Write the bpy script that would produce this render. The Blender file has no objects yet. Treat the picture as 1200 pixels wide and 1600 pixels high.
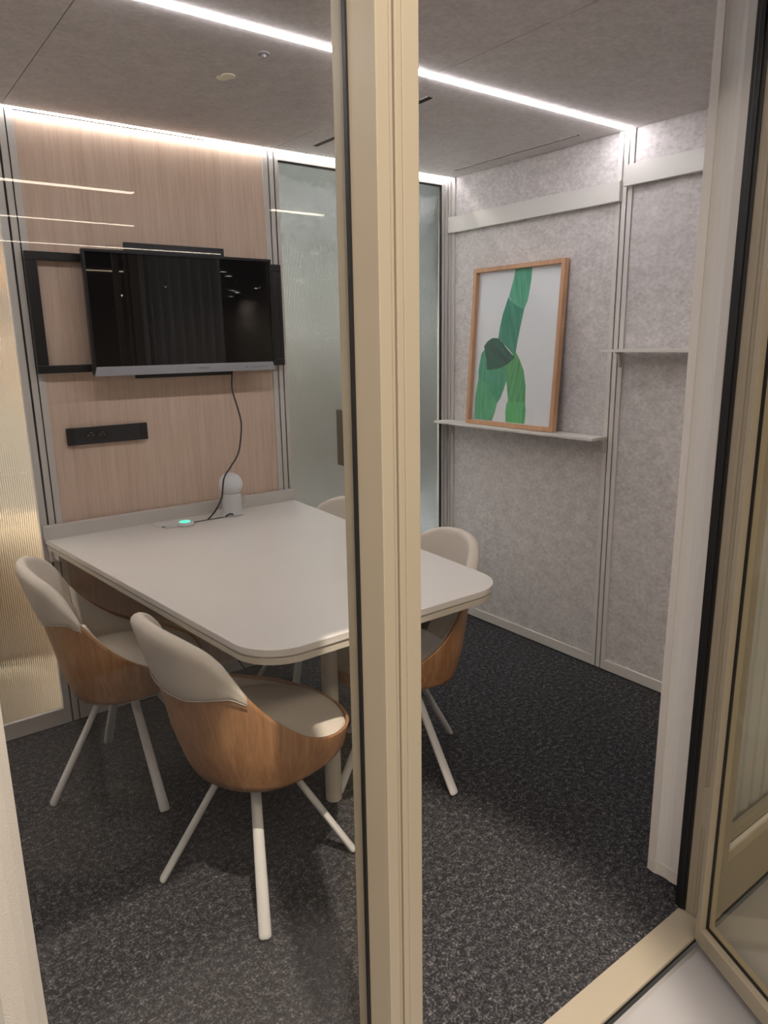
import bpy, bmesh, math, random
from mathutils import Vector, Matrix, Quaternion
from math import sin, cos, pi, radians as RAD
random.seed(7)
S = bpy.context.scene
COL = S.collection

# ------------------------------------------------------------------ camera
F_PX = 1119.09
cam = bpy.data.objects.new('camera', bpy.data.cameras.new('camera'))
COL.objects.link(cam); S.camera = cam
cam.data.sensor_fit = 'VERTICAL'; cam.data.sensor_height = 24.0
cam.data.lens = F_PX / 1600 * 24.0
cam.data.clip_start = 0.02; cam.data.clip_end = 100
_yaw, _pitch, _roll = 0.6451, -0.2332, -0.0163
_f = Vector((sin(_yaw)*cos(_pitch), cos(_yaw)*cos(_pitch), sin(_pitch)))
_r = Vector((cos(_yaw), -sin(_yaw), 0)); _u = _r.cross(_f)
_r2 = cos(_roll)*_r + sin(_roll)*_u; _u2 = -sin(_roll)*_r + cos(_roll)*_u
cam.matrix_world = Matrix(((_r2.x, _u2.x, -_f.x, -2.4965), (_r2.y, _u2.y, -_f.y, -2.7438), (_r2.z, _u2.z, -_f.z, 1.4135), (0, 0, 0, 1)))

# ------------------------------------------------------------------ world, exposure
w = bpy.data.worlds.new('world'); S.world = w; w.use_nodes = True
w.node_tree.nodes['Background'].inputs[0].default_value = (0.62, 0.56, 0.50, 1)
w.node_tree.nodes['Background'].inputs[1].default_value = 0.10
S.view_settings.view_transform = 'Standard'; S.view_settings.look = 'None'
S.view_settings.exposure = 0.0; S.view_settings.gamma = 1.0; S.view_settings.use_curve_mapping = False
LED_E, LED_COL = 50.0, (.985, 0.965, 0.985)        # booth light lines
HALL_E, HALL_COL = 16.0, (1.0, 0.86, 0.70)       # hall light lines outside the booth
H = 2.165                                       # booth ceiling height

def area_light(name, loc, rot, sx, sy, power, col, spread=180):
    l = bpy.data.lights.new(name, 'AREA'); l.shape = 'RECTANGLE'; l.size = sx; l.size_y = sy
    l.energy = power; l.color = col; l.spread = RAD(spread)
    o = bpy.data.objects.new(name, l); COL.objects.link(o); o.location = loc; o.rotation_euler = rot
    return o
# ceiling spotlight of the hall; its beam passes under the booth's header and lights the front strip of carpet
_sp = bpy.data.lights.new('hall_spotlight', 'SPOT'); _sp.energy = 850; _sp.color = (1.0, .88, .74); _sp.shadow_soft_size = .03
_sp.spot_size = RAD(27); _sp.spot_blend = .3
_so = bpy.data.objects.new('hall_spotlight', _sp); COL.objects.link(_so); _so.location = (-2.32, -3.13, 4.2)
_so.rotation_euler = (Vector((-2.08, -1.70, 0))-_so.location).to_track_quat('-Z', 'Y').to_euler()
area_light('hall_light', (-2.6, -5.2, 4.2), (0, 0, 0), 5.0, 0.8, 165, HALL_COL)
area_light('hall_side_fill', (-6.5, -4.2, 4.2), (0, RAD(-25), 0), 1.6, 1.6, 170, HALL_COL)  # added fill for the jamb and post sides, no known lamp there
area_light('drape_fill', (-.05, .24, 2.9), (0, 0, 0), 2.0, 0.14, 110, (.93, 1.0, .98))  # added fill behind the frosted door, only brightens the grey drape
area_light('corridor_light', (-1.9, 1.1, 2.985), (0, 0, 0), 4.6, 0.5, 260, (1.0, 0.90, 0.78))

# ------------------------------------------------------------------ materials
MATS = {}
def _new(name):
    m = bpy.data.materials.new(name); m.use_nodes = True; MATS[name] = m
    nt = m.node_tree; return m, nt, nt.nodes['Principled BSDF']
def plain(name, col, rough=0.5, metal=0.0, spec=0.5, bump=0.0, bscale=300, var=0.0):
    m, nt, b = _new(name)
    b.inputs['Base Color'].default_value = (*col, 1); b.inputs['Roughness'].default_value = rough
    b.inputs['Metallic'].default_value = metal; b.inputs['Specular IOR Level'].default_value = spec
    if bump or var:
        tc = nt.nodes.new('ShaderNodeTexCoord'); n = nt.nodes.new('ShaderNodeTexNoise')
        n.inputs['Scale'].default_value = bscale; n.inputs['Detail'].default_value = 3
        nt.links.new(tc.outputs['Object'], n.inputs['Vector'])
        if bump:
            bp = nt.nodes.new('ShaderNodeBump'); bp.inputs['Strength'].default_value = bump; bp.inputs['Distance'].default_value = 0.001
            nt.links.new(n.outputs['Fac'], bp.inputs['Height']); nt.links.new(bp.outputs[0], b.inputs['Normal'])
        if var:
            r = nt.nodes.new('ShaderNodeValToRGB')
            r.color_ramp.elements[0].position = .3; r.color_ramp.elements[1].position = .7
            r.color_ramp.elements[0].color = (*[c*(1-var) for c in col], 1); r.color_ramp.elements[1].color = (*[min(1, c*(1+var)) for c in col], 1)
            nt.links.new(n.outputs['Fac'], r.inputs[0]); nt.links.new(r.outputs[0], b.inputs['Base Color'])
    return m
def emis(name, col, e):
    m, nt, b = _new(name); b.inputs['Base Color'].default_value = (*col, 1)
    b.inputs['Emission Color'].default_value = (*col, 1); b.inputs['Emission Strength'].default_value = e
    return m
def wood(name, stops, scale=(1, 1, 1), rot=(0, 0, 0), fine=90.0, rough=0.5, dist=1.5):
    """grain running along the third axis of the mapped object space"""
    m, nt, b = _new(name); N = nt.nodes.new; L = nt.links.new
    tc = N('ShaderNodeTexCoord'); mp = N('ShaderNodeMapping'); mp.inputs['Scale'].default_value = scale; mp.inputs['Rotation'].default_value = rot
    L(tc.outputs['Object'], mp.inputs['Vector'])
    n1 = N('ShaderNodeTexNoise'); n1.inputs['Scale'].default_value = fine; n1.inputs['Detail'].default_value = 6; n1.inputs['Roughness'].default_value = .65
    n2 = N('ShaderNodeTexNoise'); n2.inputs['Scale'].default_value = fine*.16; n2.inputs['Detail'].default_value = 3; n2.inputs['Distortion'].default_value = dist
    L(mp.outputs[0], n1.inputs['Vector']); L(mp.outputs[0], n2.inputs['Vector'])
    mx = N('ShaderNodeMix'); mx.inputs[0].default_value = .36
    L(n1.outputs['Fac'], mx.inputs[2]); L(n2.outputs['Fac'], mx.inputs[3])
    r = N('ShaderNodeValToRGB'); e = r.color_ramp.elements
    e[0].position, e[0].color = stops[0][0], (*stops[0][1], 1); e[1].position, e[1].color = stops[-1][0], (*stops[-1][1], 1)
    for p_, c_ in stops[1:-1]:
        q = e.new(p_); q.color = (*c_, 1)
    L(mx.outputs[0], r.inputs[0]); L(r.outputs[0], b.inputs['Base Color'])
    b.inputs['Roughness'].default_value = rough
    bp = N('ShaderNodeBump'); bp.inputs['Strength'].default_value = .12; bp.inputs['Distance'].default_value = .0006
    L(n1.outputs['Fac'], bp.inputs['Height']); L(bp.outputs[0], b.inputs['Normal'])
    return m
def felt(name, c0, c1, scale=55):
    m, nt, b = _new(name); N = nt.nodes.new; L = nt.links.new
    tc = N('ShaderNodeTexCoord'); mp = N('ShaderNodeMapping'); mp.inputs['Scale'].default_value = (1, 1, 1.5)
    L(tc.outputs['Object'], mp.inputs['Vector'])
    n1 = N('ShaderNodeTexNoise'); n1.inputs['Scale'].default_value = scale; n1.inputs['Detail'].default_value = 8; n1.inputs['Roughness'].default_value = .7
    n2 = N('ShaderNodeTexNoise'); n2.inputs['Scale'].default_value = 16; n2.inputs['Detail'].default_value = 3
    L(mp.outputs[0], n1.inputs['Vector']); L(mp.outputs[0], n2.inputs['Vector'])
    mx = N('ShaderNodeMix'); mx.inputs[0].default_value = .30
    L(n1.outputs['Fac'], mx.inputs[2]); L(n2.outputs['Fac'], mx.inputs[3])
    r = N('ShaderNodeValToRGB'); r.color_ramp.elements[0].position = .38; r.color_ramp.elements[1].position = .62
    r.color_ramp.elements[0].color = (*c0, 1); r.color_ramp.elements[1].color = (*c1, 1)
    L(mx.outputs[0], r.inputs[0]); L(r.outputs[0], b.inputs['Base Color'])
    b.inputs['Roughness'].default_value = 1; b.inputs['Specular IOR Level'].default_value = .1
    bp = N('ShaderNodeBump'); bp.inputs['Strength'].default_value = .3; bp.inputs['Distance'].default_value = .001
    L(n1.outputs['Fac'], bp.inputs['Height']); L(bp.outputs[0], b.inputs['Normal'])
    return m
def carpet():
    m, nt, b = _new('carpet'); N = nt.nodes.new; L = nt.links.new
    tc = N('ShaderNodeTexCoord')
    n1 = N('ShaderNodeTexNoise'); n1.inputs['Scale'].default_value = 170; n1.inputs['Detail'].default_value = 3; n1.inputs['Roughness'].default_value = .7
    v = N('ShaderNodeTexVoronoi'); v.inputs['Scale'].default_value = 190
    n2 = N('ShaderNodeTexNoise'); n2.inputs['Scale'].default_value = 60; n2.inputs['Detail'].default_value = 4
    for q in (n1, v, n2): L(tc.outputs['Object'], q.inputs['Vector'])
    r = N('ShaderNodeValToRGB'); e = r.color_ramp.elements
    e[0].position = .36; e[0].color = (.011, .0108, .0125, 1); e[1].position = .74; e[1].color = (.38, .355, .36, 1)
    q = e.new(.49); q.color = (.030, .0295, .033, 1); q = e.new(.58); q.color = (.095, .091, .097, 1)
    mx = N('ShaderNodeMix'); mx.inputs[0].default_value = .35
    L(n1.outputs['Fac'], mx.inputs[2]); L(n2.outputs['Fac'], mx.inputs[3]); L(mx.outputs[0], r.inputs[0])
    L(r.outputs[0], b.inputs['Base Color']); b.inputs['Roughness'].default_value = .95; b.inputs['Specular IOR Level'].default_value = .2
    bp = N('ShaderNodeBump'); bp.inputs['Strength'].default_value = .8; bp.inputs['Distance'].default_value = .003
    L(v.outputs['Distance'], bp.inputs['Height']); L(bp.outputs[0], b.inputs['Normal'])
    return m
def clear_glass(name, tint=(.97, .97, .96), refl=0.027):
    """clear pane: straight-through transmission with a Fresnel mirror on top"""
    m, nt, b = _new(name); N = nt.nodes.new; L = nt.links.new; nt.nodes.remove(b)
    out = nt.nodes['Material Output']
    lw = N('ShaderNodeLayerWeight'); lw.inputs['Blend'].default_value = .5
    pw = N('ShaderNodeMath'); pw.operation = 'POWER'; pw.inputs[1].default_value = 5
    mu = N('ShaderNodeMath'); mu.operation = 'MULTIPLY_ADD'; mu.inputs[1].default_value = 1-refl; mu.inputs[2].default_value = refl
    L(lw.outputs['Facing'], pw.inputs[0]); L(pw.outputs[0], mu.inputs[0])
    t = N('ShaderNodeBsdfTransparent'); t.inputs[0].default_value = (*tint, 1)
    g = N('ShaderNodeBsdfGlossy'); g.inputs['Roughness'].default_value = 0.0; g.inputs[0].default_value = (1, 1, 1, 1)
    mx = N('ShaderNodeMixShader'); L(mu.outputs[0], mx.inputs[0]); L(t.outputs[0], mx.inputs[1]); L(g.outputs[0], mx.inputs[2])
    L(mx.outputs[0], out.inputs['Surface'])
    return m
def frosted(name, col, rough):
    m, nt, b = _new(name); b.inputs['Base Color'].default_value = (*col, 1)
    b.inputs['Transmission Weight'].default_value = 1; b.inputs['Roughness'].default_value = rough; b.inputs['IOR'].default_value = 1.4
    return m

plain('frame_beige', (.37, .32, .245), .42)            # outside frames
plain('frame_light', (.60, .565, .52), .45)             # inside frames
plain('trim_white', (.66, .63, .60), .42)
plain('gasket', (.008, .008, .009), .45)
plain('groove', (.03, .03, .03), .8)
plain('black_satin', (.012, .012, .013), .35)
plain('black_plastic', (.018, .018, .02), .5)
plain('socket_hole', (.004, .004, .004), .6)
plain('screen', (.006, .006, .007), .015, spec=.5)
plain('silver', (.42, .42, .46), .35, metal=.3)
plain('dark_print', (.10, .10, .12), .5)
plain('steel', (.6, .6, .6), .25, metal=1)
plain('table_top', (.67, .63, .605), .30, var=.02, bscale=3)
plain('table_edge', (.55, .50, .43), .5)
plain('leg_white', (.66, .65, .64), .45)
plain('table_leg', (.60, .545, .47), .5)
plain('fabric_beige', (.63, .57, .505), .95, spec=.15, bump=.6, bscale=900, var=.10)
plain('fabric_seat', (.60, .54, .48), .95, spec=.15, bump=.6, bscale=900, var=.10)
plain('seam_thread', (.38, .34, .30), .9)
plain('curtain_white', (.68, .67, .67), .95, spec=.1, bump=.4, bscale=700)
plain('curtain_hem', (.66, .625, .60), .95, spec=.1, bump=.6, bscale=400)
plain('paper', (.80, .82, .86), .6)
plain('lamp_body', (.64, .64, .645), .45)
plain('lamp_globe', (.76, .765, .78), .4)
plain('cable', (.02, .02, .022), .5)
plain('cable_white', (.62, .60, .58), .5)
plain('handle_bronze', (.05, .04, .032), .35, metal=.4)
plain('hall_tile', (.37, .36, .368), .35, var=.05, bscale=5)
plain('hall_wall', (.42, .35, .28), .8)
plain('hall_wall_light', (.62, .56, .48), .8)
plain('hall_ceiling', (.10, .095, .09), .9)
plain('sheer_grey', (.42, .43, .42), .9)
plain('sheer_blue', (.035, .05, .12), .9)
plain('sofa_beige', (.34, .27, .19), .95)
plain('amber', (.85, .38, .09), .6)
plain('walnut', (.20, .10, .05), .5)
plain('bowl_clay', (.18, .15, .12), .6)
plain('cone_brown', (.42, .22, .14), .8)
plain('sensor_cream', (.90, .86, .66), .5)
plain('detector_grey', (.22, .21, .21), .5)
plain('vent_black', (.012, .010, .010), .8)
emis('led', LED_COL, LED_E); emis('led_edge', LED_COL, LED_E*.55)
emis('hall_led', HALL_COL, HALL_E)
emis('puck_light', (.10, .85, .62), 1.1)
emis('spot_light', (1.0, .95, .88), 350)
felt('wall_felt', (.50, .465, .462), (.72, .68, .672))
felt('ceiling_felt', (.56, .515, .51), (.70, .65, .642), 60)
carpet()
clear_glass('glass_clear'); clear_glass('glass_warm', (.97, .96, .90)); clear_glass('glass_thin', (1, 1, 1), .04)
frosted('glass_fluted', (.95, .94, .90), .03); frosted('glass_frosted', (.91, .915, .885), .27)
wood('panel_oak', [(.30, (.53, .372, .278)), (.5, (.64, .475, .368)), (.70, (.72, .56, .445))], (1, 1, .045), fine=130, rough=.55)
wood('chair_oak', [(.30, (.27, .125, .05)), (.5, (.38, .195, .095)), (.72, (.52, .30, .14))], (1, 1, .07), (0, RAD(-14), 0), 110, .42)
wood('frame_oak', [(.3, (.42, .22, .115)), (.7, (.60, .36, .22))], (1, 1, .1), fine=80, rough=.5)

# ------------------------------------------------------------------ mesh helpers
def tag(o, label=None, cat=None, group=None, kind=None):
    if label: o['label'] = label
    if cat: o['category'] = cat
    if group: o['group'] = group
    if kind: o['kind'] = kind
    return o
def thing(name, label, cat, loc=(0, 0, 0), rz=0, group=None):
    o = bpy.data.objects.new(name, None); o.empty_display_size = .05; COL.objects.link(o)
    o.location = loc; o.rotation_euler = (0, 0, rz)
    return tag(o, label, cat, group)
def obj(name, bm, mat, parent=None, off=None, smooth=False, bevel=0, seg=2, label=None):
    """mesh object; off = world location of the root when the mesh is given in world coordinates"""
    if off is not None: bmesh.ops.translate(bm, verts=bm.verts, vec=-Vector(off))
    bmesh.ops.recalc_face_normals(bm, faces=bm.faces)
    me = bpy.data.meshes.new(name); bm.to_mesh(me); bm.free()
    if smooth:
        for p in me.polygons: p.use_smooth = True
    o = bpy.data.objects.new(name, me); COL.objects.link(o)
    for mm in (mat if isinstance(mat, (list, tuple)) else [mat]): me.materials.append(MATS[mm])
    if parent: o.parent = parent
    if bevel:
        md = o.modifiers.new('bevel', 'BEVEL'); md.width = bevel; md.segments = seg; md.limit_method = 'ANGLE'; md.angle_limit = RAD(35)
        md.harden_normals = False
    if label: o['label'] = label
    return o
def own(name, bm, mat, label, cat, loc, group=None, **k):
    o = obj(name, bm, mat, None, loc, **k); o.location = loc
    return tag(o, label, cat, group)
def bx(bm, a, b, mi=0):
    x0, y0, z0 = [min(a[i], b[i]) for i in range(3)]; x1, y1, z1 = [max(a[i], b[i]) for i in range(3)]
    v = [bm.verts.new(p) for p in ((x0, y0, z0), (x1, y0, z0), (x1, y1, z0), (x0, y1, z0), (x0, y0, z1), (x1, y0, z1), (x1, y1, z1), (x0, y1, z1))]
    for q in ((0, 3, 2, 1), (4, 5, 6, 7), (0, 1, 5, 4), (1, 2, 6, 5), (2, 3, 7, 6), (3, 0, 4, 7)):
        f = bm.faces.new([v[i] for i in q]); f.material_index = mi
    return v
def box(a, b): bm = bmesh.new(); bx(bm, a, b); return bm
def boxes(*L):
    bm = bmesh.new()
    for a, b in L: bx(bm, a, b)
    return bm
def prism(bm, pts, z0, z1, mi=0):
    lo = [bm.verts.new((*p, z0)) for p in pts]; hi = [bm.verts.new((*p, z1)) for p in pts]
    fs = [bm.faces.new(lo[::-1]), bm.faces.new(hi)]
    for i in range(len(pts)):
        j = (i+1) % len(pts); fs.append(bm.faces.new((lo[i], lo[j], hi[j], hi[i])))
    for f in fs: f.material_index = mi
def lathe(bm, prof, c=(0, 0, 0), n=40):
    rings = []
    for r, z in prof:
        if r < 1e-6: rings.append([bm.verts.new((c[0], c[1], c[2]+z))])
        else: rings.append([bm.verts.new((c[0]+r*cos(2*pi*i/n), c[1]+r*sin(2*pi*i/n), c[2]+z)) for i in range(n)])
    for A, B in zip(rings, rings[1:]):
        for i in range(n):
            j = (i+1) % n
            if len(A) == 1 and len(B) == 1: continue
            if len(A) == 1: bm.faces.new((A[0], B[i], B[j]))
            elif len(B) == 1: bm.faces.new((A[i], A[j], B[0]))
            else: bm.faces.new((A[i], A[j], B[j], B[i]))
def tube(bm, pts, r, n=10):
    P = [Vector(p) for p in pts]; rings = []; up = Vector((0, 0, 1))
    for i, p in enumerate(P):
        t = (P[min(i+1, len(P)-1)]-P[max(i-1, 0)]).normalized()
        a = t.cross(up)
        if a.length < .05: a = t.cross(Vector((1, 0, 0)))
        a.normalize(); b = t.cross(a)
        rings.append([bm.verts.new(p+r*(cos(2*pi*k/n)*a+sin(2*pi*k/n)*b)) for k in range(n)])
    for A, B in zip(rings, rings[1:]):
        for k in range(n): bm.faces.new((A[k], A[(k+1) % n], B[(k+1) % n], B[k]))
    bm.faces.new(rings[0][::-1]); bm.faces.new(rings[-1])
def spline(pts, k=8):
    P = [Vector(p) for p in pts]; out = []
    for i in range(len(P)-1):
        p0, p1, p2, p3 = P[max(i-1, 0)], P[i], P[i+1], P[min(i+2, len(P)-1)]
        for j in range(k):
            t = j/k; out.append(.5*((2*p1)+(-p0+p2)*t+(2*p0-5*p1+4*p2-p3)*t*t+(-p0+3*p1-3*p2+p3)*t**3))
    out.append(P[-1]); return out
def struct(name, bm, mat, **k): return tag(obj(name, bm, mat, **k), kind='structure')

# ------------------------------------------------------------------ the setting
XL, YF = -2.91, -1.96
struct('floor', box((XL, YF, -.02), (0, 0, 0)), 'carpet')
struct('floor_hall', boxes(((-9, -26, -.08), (9, -2.036, -.022)), ((-9, .03, -.08), (9, 4.5, -.022)), ((-9, -2.036, -.08), (XL-.02, .03, -.022)), ((.02, -2.036, -.08), (9, .03, -.022))), 'hall_tile')
# booth ceiling: felt panels meeting at fine seams
bm = bmesh.new()
for i in range(3):
    x0, x1 = -.97*(i+1)+.0012-(.0 if i < 2 else 0), -.97*i-.0012
    for (y0, y1) in ((-1.965, -1.0025), (-.974, -.020)): bx(bm, (x0, y0, H), (x1, y1, H+.04))
bx(bm, (XL, YF-.07, H+.04), (0, .03, H+.10))
struct('ceiling', bm, 'ceiling_felt')
struct('ceiling_hall', boxes(((-9, -26, 4.3), (9, 4.5, 4.4))), 'hall_ceiling')
struct('wall_hall_back', box((-9, -26.1, -.08), (9, -26, 4.4)), 'hall_wall')
struct('wall_hall_left', box((-9.1, -26, -.08), (-9, 4.5, 4.4)), 'hall_wall_light')
struct('wall_hall_right', box((9, -26, -.08), (9.1, 4.5, 4.4)), 'hall_wall')
struct('wall_corridor', box((-9, 4.5, -.08), (9, 4.6, 4.4)), 'hall_wall_light')
struct('wall_left', box((XL-.03, -2.03, 0), (XL, .03, H)), 'wall_felt')
# right wall: two felt panels in slim frames
struct('wall_right', boxes(((.004, -2.03, 0), (.05, .03, H+.1))), 'wall_felt')
bm = bmesh.new()
for (y0, y1) in ((-.960, -.012), (-1.96, -.990)):
    bx(bm, (-.004, y1-.020, 0), (.004, y1, H)); bx(bm, (-.004, y0, 0), (.004, y0+.020, H)); bx(bm, (-.004, y0+.02, 0), (.004, y1-.02, .050))
struct('trim_1', bm, 'trim_white', bevel=.0008, seg=1)
struct('trim_2', boxes(((-.0035, -.9850, 0), (.004, -.9650, H))), 'trim_white', bevel=.0008, seg=1)       # post between the felt panels
struct('trim_3', boxes(((.0015, -.990, 0), (.004, -.960, H)), ((-.006, -1.96, 0), (.004, 0, .006))), 'groove')   # shadow gaps
# back wall: oak panel, posts, bottom rail
struct('wall_back', box((-1.908, .004, .02), (-1.006, .03, H-.004)), 'panel_oak')
bm = bmesh.new()
bx(bm, (-1.927, -.002, 0), (-1.905, .03, H)); bx(bm, (-1.0085, -.002, 0), (-.9855, .03, H)); bx(bm, (-1.905, -.002, 0), (-1.0085, .01, .056))
struct('trim_4', bm, 'frame_light', bevel=.0008, seg=1)
struct('trim_5', boxes(((-1.9515, -.002, 0), (-1.9315, .03, H)), ((-.9800, -.002, 0), (-.9605, .03, H))), 'frame_light', bevel=.0008, seg=1)
struct('trim_6', boxes(((-1.957, .003, 0), (-1.925, .028, H)), ((-.986, .003, 0), (-.955, .028, H)), ((-.048, .003, 0), (-.012, .028, H)), ((XL, -.003, 0), (0, .02, .005))), 'groove')
struct('trim_7', boxes(((-.037, -.004, 0), (-.020, .03, H)), ((-.0155, -.012, 0), (-.004, .03, H))), 'trim_white', bevel=.0008, seg=1)    # corner post

def fluted(x0, x1, y, z0, z1, pitch, amp, thick):
    bm = bmesh.new(); n = int((x1-x0)/pitch)*6; fr = []; bk = []
    for i in range(n+1):
        x = x0+(x1-x0)*i/n; d = amp*abs(sin(pi*i/6))
        fr.append((bm.verts.new((x, y-d, z0)), bm.verts.new((x, y-d, z1)))); bk.append((bm.verts.new((x, y+thick, z0)), bm.verts.new((x, y+thick, z1))))
    for i in range(n):
        bm.faces.new((fr[i][0], fr[i+1][0], fr[i+1][1], fr[i][1])); bm.faces.new((bk[i][0], bk[i][1], bk[i+1][1], bk[i+1][0]))
        bm.faces.new((fr[i][1], fr[i+1][1], bk[i+1][1], bk[i][1])); bm.faces.new((fr[i][0], bk[i][0], bk[i+1][0], fr[i+1][0]))
    bm.faces.new((fr[0][0], fr[0][1], bk[0][1], bk[0][0])); bm.faces.new((fr[n][0], bk[n][0], bk[n][1], fr[n][1]))
    return bm
# window_1: fluted pane at the left of the oak panel
w1 = struct('window_1', boxes(((-2.905, -.002, 0), (-1.9585, .03, .064)), ((-2.905, -.002, H-.05), (-1.9585, .03, H-.004)), ((-1.9785, -.002, .064), (-1.9585, .03, H-.05)), ((-2.905, -.002, .064), (-2.885, .03, H-.05))), 'frame_light', bevel=.0008, seg=1)
obj('pane', fluted(-2.885, -1.9785, .014, .064, H-.05, .0070, .0017, .005), 'glass_fluted', w1, smooth=True)
obj('glazing_bead', boxes(((-1.9825, -.004, .064), (-1.9785, .012, H-.05)), ((-2.88, -.004, .064), (-1.9825, .012, .068))), 'trim_white', w1)
# door_1: frosted fluted door in the back wall
d1 = struct('door_1', boxes(((-.9545, -.002, 0), (-.9385, .03, H-.004)), ((-.0565, -.002, 0), (-.0405, .03, H-.004)), ((-.9385, -.002, H-.034), (-.0565, .03, H-.018)), ((-.9385, -.002, .0), (-.0565, .03, .07))), 'frame_light', bevel=.0008, seg=1)
obj('pane', fluted(-.9385, -.0565, .016, .07, H-.034, .0075, .0014, .006), 'glass_frosted', d1, smooth=True)
obj('gasket', boxes(((-.9385, .000, H-.040), (-.0565, .012, H-.034)), ((-.0625, .000, .07), (-.0565, .012, H-.04))), 'gasket', d1)
hb = bmesh.new(); bx(hb, (-.688, -.060, .862), (-.678, .012, 1.116)); bx(hb, (-.678, -.060, .862), (-.630, -.052, 1.116)); bx(hb, (-.678, -.052, .862), (-.668, .010, 1.116))
obj('door_handle', hb, 'handle_bronze', d1, bevel=.002, label='dark bronze pull handle')

# front: left glazed bay (the camera looks through it), frame post, threshold, door, right bay
def front_frame(name, x0, x1, zb, back=-1.975, front=-2.045):
    return struct(name, boxes(((x0, front, zb), (x0+.012, back, H)), ((x1-.012, front, zb), (x1, back, H)), ((x0, front, H-.05), (x1, back, H)), ((x0, front, zb), (x1, back, zb+.15 if zb < .1 else zb+.05))), 'frame_beige', bevel=.001, seg=1)
w2 = struct('window_2', boxes(((-2.905, -2.045, 0), (-2.86, -1.965, H)), ((-2.86, -2.045, 2.008), (-1.976, -1.965, H)), ((-2.86, -2.045, 0), (-1.976, -1.965, .15))), 'frame_beige', bevel=.001, seg=1)
obj('pane', box((-2.86, -1.994, .15), (-1.976, -1.988, 2.008)), 'glass_clear', w2)
obj('gasket', boxes(((-1.979, -1.9975, .15), (-1.9755, -1.9905, H-.05)),), 'gasket', w2)
pil = struct('trim_8', boxes(((-1.976, -2.050, -.02), (-1.9575, -1.965, H+.05)), ((-1.9555, -2.047, -.02), (-1.9505, -1.965, H+.05)), ((-1.9495, -2.050, -.02), (-1.9395, -1.965, H+.05)), ((-1.9392, -2.050, -.02), (-1.9145, -1.965, H+.05))), 'frame_beige', bevel=.0012, seg=2)
obj('shadow_groove', box((-1.9585, -2.044, -.02), (-1.9385, -1.97, H+.04)), 'groove', pil)
obj('seal_lip', boxes(((-1.915, -2.036, .01), (-1.9118, -1.985, H))), 'frame_beige', pil, bevel=.0008)
struct('trim_9', boxes(((-1.9145, -2.033, -.004), (-.985, -1.958, .006))), 'frame_beige', bevel=.002)          # threshold
struct('trim_10', boxes(((-2.91, -2.028, -.022), (0, -1.962, -.004))), 'groove')
struct('trim_11', boxes(((-2.95, -2.05, H), (.05, -1.965, H+.16)), ((-1.9145, -2.045, 2.030), (-.985, -1.965, H))), 'frame_beige')     # header
# right jamb
jm = struct('trim_12', boxes(((-.985, -2.003, -.004), (-.925, -1.945, H)), ((-.990, -2.033, -.004), (-.925, -2.005, H)), ((-.9865, -1.995, .01), (-.984, -1.985, H))), 'frame_beige', bevel=.001, seg=1)
obj('gasket', boxes(((-.9885, -1.974, .006), (-.984, -1.946, H-.02)), ((-.9915, -1.966, .006), (-.9885, -1.955, H-.02))), 'gasket', jm, bevel=.001)
for k, z in enumerate((.215, .355)):
    obj('slot', boxes(((-.9912, -2.016, z-.03), (-.9895, -2.0135, z+.03))), 'gasket', jm)
# right bay
w3 = struct('window_3', boxes(((-.925, -2.033, 0), (-.915, -1.965, H)), ((-.915, -2.033, 0), (.0, -1.965, .152)), ((-.915, -2.033, H-.05), (.0, -1.965, H)), ((-.02, -2.033, .152), (0, -1.965, H-.05))), 'frame_beige', bevel=.001, seg=1)
obj('pane', box((-.915, -2.006, .152), (-.02, -2.000, H-.05)), 'glass_clear', w3)
obj('glazing_bead', boxes(((-.915, -2.018, .152), (-.906, -2.008, H-.05)), ((-.906, -2.018, .152), (-.02, -2.008, .160))), 'trim_white', w3)
struct('trim_13', boxes(((0.0, -2.06, -.02), (.05, -1.95, H+.1))), 'frame_beige')
# door_2: slim framed glass door standing open towards the hall
A = math.atan2(-.204, -.092); L2 = .905
d2 = tag(thing('door_2', None, None, (-1.048, -2.034, 0), A), kind='structure')
def dbox(*L): return boxes(*L)
# local x along the door away from the hinge, local +y towards the booth side normal
obj('stile', dbox(((0, -.0, .004), (.014, .042, H-.02))), 'frame_beige', d2, bevel=.001)
obj('stile', dbox(((L2-.014, 0, .004), (L2, .042, H-.02))), 'frame_beige', d2, bevel=.001)
obj('rail', dbox(((.014, 0, .000), (L2-.014, .042, .042))), 'frame_beige', d2, bevel=.001)
obj('rail', dbox(((.014, 0, H-.062), (L2-.014, .042, H-.02))), 'frame_beige', d2, bevel=.001)
obj('gasket', dbox(((.014, .017, .042), (L2-.014, .023, .046)), ((.014, .017, .042), (.018, .023, H-.06))), 'gasket', d2)
obj('pane', dbox(((.016, .0185, .044), (L2-.016, .0215, H-.06))), 'glass_warm', d2)
obj('hinge_leaf', dbox(((-.022, .004, .30), (.0, .034, .40)), ((-.022, .004, 1.75), (.0, .034, 1.85))), 'frame_beige', d2, bevel=.001)

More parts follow.
